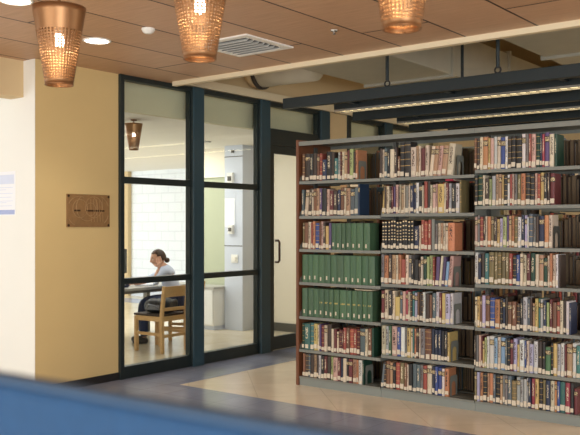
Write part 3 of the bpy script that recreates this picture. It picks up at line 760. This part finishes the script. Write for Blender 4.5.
# books and papers lying flat on the rows
me = bpy.data.meshes.new('shelved_books'); me.from_pydata(SV, [], SF)
ca = me.color_attributes.new('Col', 'FLOAT_COLOR', 'CORNER'); uvl = me.uv_layers.new(name='UVMap')
for m_ in SMATS: me.materials.append(m_)
for p, c, uv_, mi in zip(me.polygons, SCOL, SUV, SMI):
    p.material_index = mi
    for li, u_ in zip(p.loop_indices, uv_): ca.data[li].color = (*c, 1); uvl.data[li].uv = u_
so = bpy.data.objects.new('shelved_books', me); COL.objects.link(so)
tag(so, 'the remaining narrow books between the others and on the far side of the shelves', 'books', kind='stuff')

# bookends: bent steel plates with an arched opening ------------------------------
def bookend(px, bi, ri, label, m=None):
    x = x_at(px, YF+.02)+.006; z = ZS[bi][ri+1]+.0012
    t = thing('bookend', label, 'bookend', (x, YF+.03, z), 0, 'steel bookends with an arched opening')
    H = .17; W = .13; b = MB()
    n = 12
    inner = [(.028,0)]+[(W/2-(W/2-.028)*math.cos(PI*i/n), .085+(W/2-.028)*math.sin(PI*i/n)) for i in range(n+1)]+[(W-.028,0)]
    outer = [(0,0)]+[(0,H*.55)]+[(W/2-W/2*math.cos(PI*i/n)*1.0, min(H, H-.02+.0+.02*math.sin(PI*i/n))) for i in range(1,n)]+[(W,H*.55)]+[(W,0)]
    outer = [(0,0)]+[(W*i/n if i else 0, H if 0 < i < n else H-.02) for i in range(n+1)]+[(W,0)]
    bm = b.bm
    for xx in (0,.0015):
        A = [bm.verts.new((xx, p[0], p[1])) for p in inner]; B = [bm.verts.new((xx, p[0], p[1])) for p in outer]
        for i in range(len(A)-1): bm.faces.new([A[i], A[i+1], B[i+1], B[i]])
    b.build('upright_plate', m or M['steel_shelf'], t)
    MB().box(0,.10,.03,W-.03,0,.0012).build('base_tongue', m or M['steel_shelf'], t)
bookend(357.4, 0, 0, 'arched bookend on the top shelf of the left bookcase')
bookend(364.3, 0, 6, 'bookend on the bottom shelf of the left bookcase')
bookend(455.5, 1, 0, 'bookend on the top shelf of the middle bookcase')
bookend(452.5, 1, 3, 'arched bookend on the fourth shelf of the middle bookcase')
bookend(453.0, 1, 4, 'arched bookend on the fifth shelf of the middle bookcase')
bookend(449.7, 1, 5, 'arched bookend beside the yellow book in the middle bookcase')
bookend(448.8, 1, 6, 'arched bookend on the bottom shelf of the middle bookcase')
bookend(552.4, 2, 2, 'dark bookend on the third shelf of the right bookcase', M['steel_dark'])
# shelf divider in the third shelf of the middle bookcase
dv = thing('shelf_divider', 'pale steel divider standing on the third shelf of the middle bookcase', 'divider', ((x_at(431,YF)+x_at(434.6,YF))/2, YF+.006, ZS[1][3]+.0012))
MB().box(-.014,.014,0,.004,0,.27).build('front_flange', M['steel_shelf'], dv); MB().box(-.001,.001,.004,.2,0,.26).build('plate', M['steel_shelf'], dv)
# books lying flat
def flat_book(x, y, z, w, dpt, th, key, label, row, bi, rz=0):
    t = thing('book', label, 'book', (x, y, z), rz, 'books lying flat on top of a row')
    V, Fc = cover_geo(th, dpt, w); Rm = Matrix.Rotation(PI/2, 4, 'Y')
    me = bpy.data.meshes.new('cover'); fill_mesh(me, V, Fc, lin(PAL[key][0]), th, w, dpt); me.transform(Matrix.Translation((-w/2,0,th/2)) @ Rm)
    me.materials.append(CM['plain']); me.materials.append(CM['plain'])
    o = bpy.data.objects.new('cover', me); COL.objects.link(o); o.parent = t
    me = bpy.data.meshes.new('page_block'); me.from_pydata(boxv(*pages_box(th, dpt, w)), [], BOXF); me.transform(Matrix.Translation((-w/2,0,th/2)) @ Rm); me.materials.append(M['pages'])
    o = bpy.data.objects.new('page_block', me); COL.objects.link(o); o.parent = t
flat_book(x_at(341.5,YF), YF+.03, ZS[0][2]+.262, .07, .15, .025, 't', 'small tan book lying on the second row of the left bookcase', 1, 0)
flat_book(x_at(353.5,YF), YF+.02, ZS[0][2]+.262, .10, .15, .025, 'c', 'cream book lying on the second row beside the big blue volume', 1, 0)
flat_book(x_at(360,YF), YF+.05, ZS[0][5]+.272, .18, .14, .012, 'c', 'thin cream book lying across the lower green volumes', 4, 0)
flat_book(x_at(448,YF), YF+.02, ZS[1][2]+.270, .07, .15, .018, 'R', 'small crimson book lying on the second row of the middle bookcase', 1, 1)

# ------------------------------------------------------------------ study room things
# wall devices on the column
def device(name, label, cat, x, z, w, h, dep, m, cap=None, y=8.961):
    t = thing(name, label, cat, (x, y, z))
    MB().box(-w/2,w/2,-dep,0,0,h).build('body', m, t, bevel=.004)
    if cap: MB().box(-w*.28,w*.28,-dep-.012,-dep,h*.3,h*.7).build(cap, M['steel_dark'] if cap != 'rocker' else M['wall_white'], t)
device('strobe_alarm', 'white alarm box high on the blue grey column', 'alarm', -8.08, 2.12, .11, .17, .05, M['plastic_white'], 'sounder')
device('pull_station', 'small white pull box at mid height on the column', 'alarm', -8.07, 1.40, .09, .13, .05, M['plastic_white'], 'lever')
device('light_switch', 'white switch plate below the joint line on the column', 'switch', -8.02, .98, .13, .12, .012, M['plastic_white'], 'rocker')
device('camera_dome', 'tiny dark sensor near the top of the column', 'sensor', -8.05, 2.58, .04, .04, .03, M['steel_dark'])
sp = thing('wall_notice', 'blank looking white paper taped to the left edge of the column', 'notice', (-8.115, 8.957, 1.50))
MB().box(-.10,.10,-.003,0,0,.42).build('sheet', M['paper'], sp)
# low cabinet by the sage wall
cb = thing('low_cabinet', 'white low cabinet below the sage partition', 'cabinet', (-8.58,8.93,0))
MB().box(-.34,.34,-.18,.2,.06,.60).build('body', M['plastic_white'], cb); MB().box(-.36,.36,-.2,.2,.60,.63).build('top', M['table_top'], cb)
for x in (-.17,.17):
    dd = MB().box(x-.16,x+.16,-.198,-.182,.08,.58).build('door', M['plastic_white'], cb); MB().box(x*.3-.008,x*.3+.008,-.215,-.198,.3,.42).build('handle', M['steel_brushed'], dd)
MB().box(-.33,.33,-.15,.2,0,.06).build('plinth', M['wall_lilac'], cb)
# recessed lights in the study room
for (x, y), lb in (((-9.0,9.4+.9),'flush ceiling light deep in the study room'), ((-8.0,8.3),'flush ceiling light before the column'), ((-11.2,9.3),'flush ceiling light over the far floor')):
    t = thing('recessed_light', lb, 'ceiling light', (x,y,RC), 0, 'flush ceiling lights in the study room')
    MB().lathe((0,0,0), [(.1,0),(.1,-.006),(.08,-.008)], 24).build('trim_ring', M['steel_dark'], t); MB().lathe((0,0,0), [(.08,-.004),(.001,-.004)], 24).build('lens', M['plastic_white'], t)

# table
tb = thing('study_table', 'long grey study table the person sits at', 'table', (-8.50,7.25,0))
MB().box(-.55,.55,-.95,.95,.70,.735).build('tabletop', M['table_top'], tb, bevel=.005)
MB().box(-.46,.46,-.88,.88,.655,.70).build('apron', M['table_leg'], tb)
for x in (-.46,.46):
    for y in (-.86,.86): MB().box(x-.035,x+.035,y-.035,y+.035,0,.70).build('leg', M['table_leg'], tb)
for y in (-.86,.86): MB().box(-.44,.44,y-.02,y+.02,.33,.39).build('stretcher', M['table_leg'], tb)
# monitor
mo = thing('computer_monitor', 'dark computer monitor at the left end of the table', 'monitor', (-8.86,7.48,.7355), math.radians(24))
MB().box(-.13,.13,-.10,.10,0,.015).build('base', M['plastic_black'], mo, bevel=.004)
MB().box(-.02,.02,-.02,.02,.015,.22).build('stand', M['plastic_black'], mo)
b_ = MB().box(-.02,.02,-.27,.27,.12,.46).build('screen_housing', M['seat_dark'], mo, bevel=.006); MB().box(.0201,.022,-.255,.255,.135,.445).build('screen', M['plastic_black'], b_)
kb = thing('laptop_case', 'dark blue black case lying on the grey table', 'laptop case', (-8.22,6.84,.7355), .25)
MB().box(-.15,.15,-.20,.20,0,.065).build('body', M['jeans'], kb, bevel=.02)
MB().tube([(.15,-.06,.035),(.185,-.05,.035),(.185,.05,.035),(.15,.06,.035)], .008, 6).build('handle', M['plastic_black'], kb, smooth=True)
bk = thing('open_book', 'open white book under the face of the person', 'book', (-8.20,7.42,.7355), .35)
MB().box(-.10,.10,-.15,-.002,0,.012).build('page_block', M['paper'], bk); MB().box(-.10,.10,.002,.15,0,.012).build('page_block', M['paper'], bk)

# chairs
def make_chair(label):
    t = thing('wooden_chair', label, 'chair', (0,0,0), 0, 'pale wooden chairs at the study table')
    # local: faces -X; back at +x
    W = .205
    for y in (-W, W):
        MB().beam((-.22,y,0),(-.22,y,.43),.042,.042).build('front_leg', M['wood_chair'], t, bevel=.004)
        f = MB(); f.beam((.22,y,0),(.21,y,.45),.040,.042); f.beam((.21,y,.44),(.255,y,.80),.040,.040); f.build('rear_leg', M['wood_chair'], t, bevel=.004)
        MB().beam((-.2,y,.22),(.2,y,.22),.022,.036).build('side_stretcher', M['wood_chair'], t, bevel=.003)
        MB().beam((-.2,y,.405),(.2,y,.405),.026,.06).build('seat_rail', M['wood_chair'], t, bevel=.003)
    MB().beam((-.22,-W,.405),(-.22,W,.405),.026,.06).build('seat_rail', M['wood_chair'], t, bevel=.003)
    MB().beam((.2,-W,.405),(.2,W,.405),.026,.06).build('seat_rail', M['wood_chair'], t, bevel=.003)
    MB().box(-.25,.20,-.225,.225,.436,.462).build('seat', M['seat_dark'], t, bevel=.008)
    n = 8; q = []
    pts = [(.248-.028*math.sin(PI*i/n), -W+2*W*i/n) for i in range(n+1)]
    poly = [(x-.011,y) for x,y in pts]+[(x+.011,y) for x,y in reversed(pts)]
    MB().prism(poly, (.665,.795), lambda p, z: (p[0]+(z-.73)*.12+.006, p[1], z)).build('top_rail', M['wood_chair'], t, bevel=.004)
    MB().beam((.218,-W,.52),(.218,W,.52),.02,.04).build('back_slat', M['wood_chair'], t, bevel=.003)
    MB().beam((.215,-W,.20),(.215,W,.20),.02,.036).build('rear_stretcher', M['wood_chair'], t, bevel=.003)
    return t
c1 = make_chair('pale wooden chair nearest the glass with a black bag on its seat')
c1.location = (-7.46,6.99,0); c1.rotation_euler.z = math.radians(2)
c2 = copy_tree(c1); c2['label'] = 'pale wooden chair the person sits on'; c2.location = (-7.71,7.54,0); c2.rotation_euler.z = math.radians(22)
# bag on the near chair
bg = thing('backpack', 'black backpack lying on the nearer wooden chair', 'bag', (-7.46,6.99,.462), math.radians(15))
b = bmesh.new(); bmesh.ops.create_icosphere(b, subdivisions=4, radius=1)
for v in b.verts:
    p = v.co; s_ = lambda a: math.copysign(abs(a)**.55, a)
    v.co = Vector((s_(p.x)*.165, s_(p.y)*.19, s_(p.z)*.085+.085)) + Vector((math.sin(p.y*9+p.x*4)*.006, math.sin(p.x*8)*.006, math.sin(p.x*7+p.y*6)*.008*(p.z > 0)))
    if v.co.z < 0.002: v.co.z = .002
me = bpy.data.meshes.new('body'); b.to_mesh(me); b.free(); me.materials.append(M['bag'])
for p in me.polygons: p.use_smooth = True
o = bpy.data.objects.new('body', me); COL.objects.link(o); o.parent = bg
b = MB(); b.tube([(-.10,-.18,.06),(-.05,-.215,.11),(.04,-.215,.10),(.1,-.18,.05)], .012, 6); b.build('strap', M['bag_grey'], bg, smooth=True)
MB().box(-.09,.09,-.196,-.180,.045,.105).build('front_pocket', M['bag_grey'], bg, bevel=.01)

# person ----------------------------------------------------------------------
def skinned(name, verts, edges, mat_, parent, sub=2, root=0):
    me = bpy.data.meshes.new(name); me.from_pydata([v[:3] for v in verts], edges, [])
    o = bpy.data.objects.new(name, me); COL.objects.link(o)
    sk = o.modifiers.new('skin', 'SKIN'); sk.use_smooth_shade = True
    L_ = me.skin_vertices[0].data if me.skin_vertices else None
    if L_ is None:
        me.skin_vertices.new() if hasattr(me.skin_vertices, 'new') else None
        L_ = me.skin_vertices[0].data
    for i, v in enumerate(verts):
        r = v[3]; L_[i].radius = r if isinstance(r, tuple) else (r, r); L_[i].use_root = (i == root)
    sb = o.modifiers.new('sub', 'SUBSURF'); sb.levels = sub; sb.render_levels = sub
    dg = bpy.context.evaluated_depsgraph_get(); em = bpy.data.meshes.new_from_object(o.evaluated_get(dg))
    o.modifiers.clear(); old = o.data; o.data = em; em.materials.clear(); em.materials.append(mat_); bpy.data.meshes.remove(old)
    for p in em.polygons: p.use_smooth = True
    o.parent = parent; return o
pe = thing('person', 'seated person in a pale blue shirt resting the cheek on one hand', 'person', (-7.75,7.51,0), math.radians(35))
# local frame: faces -x, left side of the body is -y
SH = .945
body_v = [(0,0,.56,.12),(-.05,0,.72,.115),(-.10,0,.86,.11),(-.135,0,SH,.085),(-.165,0,1.0,.052),(-.185,0,1.045,.05),
          # left arm (elbow on table, hand at cheek)
          (-.14,-.15,SH-.02,.058),(-.20,-.225,.83,.046),(-.215,-.245,.785,.040),(-.20,-.205,.90,.030),(-.185,-.165,.975,.022),
          # right arm along the table
          (-.14,.15,SH-.02,.058),(-.32,.18,.845,.047),(-.44,.10,.79,.040),(-.56,.02,.772,.027),
          # legs
          (.0,-.09,.545,.088),(-.40,-.11,.535,.07),(-.40,-.11,.30,.058),(-.38,-.11,.08,.042),
          (.0,.09,.545,.088),(-.42,.11,.535,.07),(-.45,.11,.30,.058),(-.45,.11,.08,.042)]
body_e = [(0,1),(1,2),(2,3),(3,4),(4,5),(3,6),(6,7),(7,8),(8,9),(9,10),(3,11),(11,12),(12,13),(13,14),(0,15),(15,16),(16,17),(17,18),(0,19),(19,20),(20,21),(21,22)]
body = skinned('body', body_v, body_e, M['skin'], pe)
for p in body.data.polygons: pass
# clothing: shirt and trousers as slightly larger skins over the body
sv = [(v[0],v[1],v[2],v[3]+.008) for v in body_v]
shirt_idx = [0,1,2,3,6,7,8,9,11,12,13]
mp_ = {k: i for i, k in enumerate(shirt_idx)}
V2 = [sv[k] for k in shirt_idx]
V2[mp_[9]] = (-.213,-.238,.81,.044)
V2.append((-.155,0,.995,.068))
E2 = [(mp_[a], mp_[b]) for a, b in body_e if a in mp_ and b in mp_]+[(mp_[3], len(V2)-1)]
skinned('shirt', V2, E2, M['shirt'], pe)
tr_idx = [0,15,16,17,18,19,20,21,22]; mp_ = {k: i for i, k in enumerate(tr_idx)}
V3 = [(sv[k][0],sv[k][1],sv[k][2],sv[k][3]+.004) for k in tr_idx]
skinned('trousers', V3, [(mp_[a],mp_[b]) for a, b in body_e if a in mp_ and b in mp_], M['jeans'], pe)
for y, x in ((-.11,-.38),(.11,-.45)):
    skinned('shoe', [(x+.05,y,.045,.042),(x-.06,y,.042,.042),(x-.16,y,.034,.034)], [(0,1),(1,2)], M['shoe'], pe, root=1)
# head: sculpted sphere, local head frame faces -x, turned toward the camera and bowed
HD = Matrix.Translation((-.225,-.005,1.095)) @ Matrix.Rotation(math.radians(26),4,'Z') @ Matrix.Rotation(math.radians(-14),4,'Y')
b = bmesh.new(); bmesh.ops.create_uvsphere(b, u_segments=40, v_segments=28, radius=1)
def gs(d2, s): return math.exp(-d2/(2*s*s))
for v in b.verts:
    p = v.co.copy()
    x, y, z = p.x*.096, p.y*.074, p.z*.115
    if z < 0:                                  # jaw narrows toward the chin
        k = -z/.115; y *= 1-.35*k*k
        if x > 0: x *= 1-.45*k
        else: x *= 1-.12*k
    front = max(0, -p.x)
    x -= .024*gs(y*y+(z+.010)**2*.5, .011)*(front > .3)          # nose
    x -= .006*gs(y*y*.25+(z+.050)**2, .008)*(front > .3)         # mouth
    x -= .010*gs(y*y*.6+(z+.088)**2, .014)*(front > .2)          # chin
    x -= .005*gs(y*y*.15+(z-.028)**2, .008)*(front > .3)         # brow
    for s_ in (-1, 1): x += .007*gs((y-s_*.03)**2+(z-.010)**2, .012)*(front > .3)   # eye hollows
    v.co = HD @ Vector((x, y, z))
me = bpy.data.meshes.new('head'); 
# join head surface into the body object so the figure is one continuous mesh
bm2 = bmesh.new(); bm2.from_mesh(body.data); tmp = bpy.data.meshes.new('t'); b.to_mesh(tmp); b.free(); bm2.from_mesh(tmp)
# ears
for s_ in (-1, 1):
    r_ = bmesh.ops.create_uvsphere(bm2, u_segments=12, v_segments=8, radius=1)
    for v in r_['verts']: v.co = HD @ (Vector((v.co.x*.018+.012, v.co.y*.009+s_*.074, v.co.z*.030-.002)))
# hands: palm and five fingers each
def hand(bm_, base, dirv, up, side, curl, s=1.0):
    """base wrist point, dirv toward the fingertips, up = back of the hand, side = thumb side"""
    dirv = Vector(dirv).normalized(); side = Vector(side); side = (side-dirv*side.dot(dirv)).normalized(); up = dirv.cross(side).normalized()*(1 if dirv.cross(side).dot(Vector(up)) > 0 else -1)
    V = [tuple(base)+(.021,)]; E = []
    pc = Vector(base)+dirv*.05*s; V.append((*pc, .024)); E.append((0,1))
    for k, (off, L_) in enumerate(((.030,.070),(.010,.080),(-.010,.074),(-.029,.058))):
        kn = Vector(base)+dirv*.085*s+side*off*s; V.append((*kn, .010)); i0 = len(V)-1; E.append((1, i0))
        a = 0; p = kn
        for sgm in (.45,.32,.23):
            a += curl; p = p+(dirv*math.cos(a)-up*math.sin(a))*L_*sgm*s; V.append((*p, .0085 if sgm > .3 else .0075)); E.append((len(V)-2, len(V)-1))
    th = Vector(base)+dirv*.03*s+side*.034*s; V.append((*th,.011)); E.append((1,len(V)-1))
    p = th
    for sgm in (.032,.026): p = p+(dirv*.75+side*.55-up*.3).normalized()*sgm*s; V.append((*p,.009)); E.append((len(V)-2,len(V)-1))
    o = skinned('hand', V, E, M['skin'], None, sub=1)
    bm_.from_mesh(o.data); d_ = o.data; bpy.data.objects.remove(o); bpy.data.meshes.remove(d_)
hand(bm2, (-.185,-.158,.970), (-.05,.40,1), (.2,-1,.2), (-1,-.2,.2), .2)
hand(bm2, (-.55,.028,.772), (-.9,-.4,-.05), (0,0,1), (.3,-1,0), .18)
bm2.to_mesh(body.data); bm2.free()
for p in body.data.polygons: p.use_smooth = True
# hair: cap over the skull with a small bun at the nape
b = bmesh.new(); bmesh.ops.create_uvsphere(b, u_segments=40, v_segments=28, radius=1)
kill = []
for v in b.verts:
    p = v.co.copy()
    x, y, z = p.x*.102+.006, p.y*.080, p.z*.116+.008
    w_ = .0025*math.sin(p.y*34+p.z*11)
    v.co = Vector((x+w_, y+w_, z))
    if (p.x < -.40 and p.z < .62) or (p.z < -.40) or (p.x < .08 and p.z < .12): kill.append(v)
bmesh.ops.delete(b, geom=kill, context='VERTS')
for v in b.verts: v.co = HD @ v.co
r_ = bmesh.ops.create_uvsphere(b, u_segments=16, v_segments=12, radius=1)
for v in r_['verts']: v.co = HD @ Vector((v.co.x*.036+.108, v.co.y*.032, v.co.z*.034-.050))
me = bpy.data.meshes.new('hair'); b.to_mesh(me); b.free(); me.materials.append(M['hair'])
for p in me.polygons: p.use_smooth = True
o = bpy.data.objects.new('hair', me); COL.objects.link(o); o.parent = pe
so_ = o.modifiers.new('thick', 'SOLIDIFY'); so_.thickness = .006
# eyes, brows and lips
b = MB()
for s_ in (-1, 1):
    r_ = bmesh.ops.create_uvsphere(b.bm, u_segments=12, v_segments=8, radius=.0115)
    for v in r_['verts']: v.co = HD @ (v.co+Vector((-.075, s_*.030, .010)))
b.build('eyes', M['eye_white'], pe, smooth=True)
b = MB()
for s_ in (-1, 1): b.tube([HD @ Vector((-.084, s_*.016, .030)), HD @ Vector((-.086, s_*.032, .034)), HD @ Vector((-.074, s_*.048, .029))], .0035, 6); b.tube([HD @ Vector((-.0862, s_*.030-.004, .008)), HD @ Vector((-.0862, s_*.030+.004, .008))], .004, 6)
b.build('brows', M['hair'], pe, smooth=True)
MB().tube([HD @ Vector((-.078,-.02,-.050)), HD @ Vector((-.0875,0,-.049)), HD @ Vector((-.078,.02,-.050))], [.003,.005,.003], 6).build('lips', M['lip'], pe, smooth=True)

# ------------------------------------------------------------------ light
def area(name, loc, target, sx, sy, power, col=(1,1,1)):
    l = bpy.data.lights.new(name, 'AREA'); l.shape = 'RECTANGLE'; l.size = sx; l.size_y = sy; l.energy = power; l.color = col
    o = bpy.data.objects.new(name, l); COL.objects.link(o); o.location = loc
    o.rotation_euler = (Vector(target)-Vector(loc)).to_track_quat('-Z','Y').to_euler(); return o
def point(name, loc, power, col, r=.03):
    l = bpy.data.lights.new(name, 'POINT'); l.energy = power; l.color = col; l.shadow_soft_size = r
    o = bpy.data.objects.new(name, l); COL.objects.link(o); o.location = loc; return o
W = bpy.data.worlds.new('world'); SC.world = W; W.use_nodes = True
W.node_tree.nodes['Background'].inputs[0].default_value = (1.0, .97, .93, 1); W.node_tree.nodes['Background'].inputs[1].default_value = .62
area('daylight_right', (5.5, -2.5, 1.7), (-3, 6.3, 1.5), 5, 2.6, 560, (.93,.97,1))
area('ceiling_fill', (-2.5, -5.8, 1.3), (-3.5, 6, 2.2), 7, 2.2, 290, (1,.985,.95))  # unseen fill added low behind the camera to graze the wood ceiling
area('daylight_alcove', (-8.6, .3, 1.6), (-6.9, 4.4, 1.3), 2.2, 2.4, 54, (.95,.98,1))
area('study_window', (-15.5, 7.0, 1.6), (-9, 10.5, 1.0), 3.0, 2.2, 190, (.96,.98,1))
area('study_door_fill', (-7.2, 8.0, RC-.02), (-7.2, 8.6, 0), .6, 1.2, 28, (1,.97,.92))  # unseen lamp added to brighten the cream wall behind the door
area('study_ceiling', (-9.8, 7.6, RC-.02), (-9.8, 7.6, 0), 2.5, 2.5, 90, (1,.98,.94))
for x, y in ((-3.68,2.71),(-2.61,2.68),(-1.60,2.74)): point('pendant_bulb', (x,y,2.455), 2.0, (1,.80,.50), .02)
for x, y in ((-5.33,4.29),(-4.80,3.19)):
    l = bpy.data.lights.new('downlight_spot', 'SPOT'); l.energy = 35; l.color = (1,.9,.76); l.spot_size = 2.0; l.spot_blend = .6; l.shadow_soft_size = .08
    o = bpy.data.objects.new('downlight_spot', l); COL.objects.link(o); o.location = (x,y,CH-.03)
area('plenum_fill', (5.0, 10.5, 2.0), (-4, 9, 3.2), 4, 2.6, 110, (1,.95,.86))  # unseen fill added to lift the dark space round the ducts
for i, (Y, pw) in enumerate(((6.97,14),(8.21,14),(9.45,14))):
    area('rail_light', (-1.9, Y, 2.675), (-1.9, Y, 0), 5.6, .14, pw, (1,.87,.62))

vs = SC.view_settings
vs.view_transform = 'Standard'; vs.look = 'None'; vs.gamma = 1; vs.use_curve_mapping = False; vs.exposure = 0
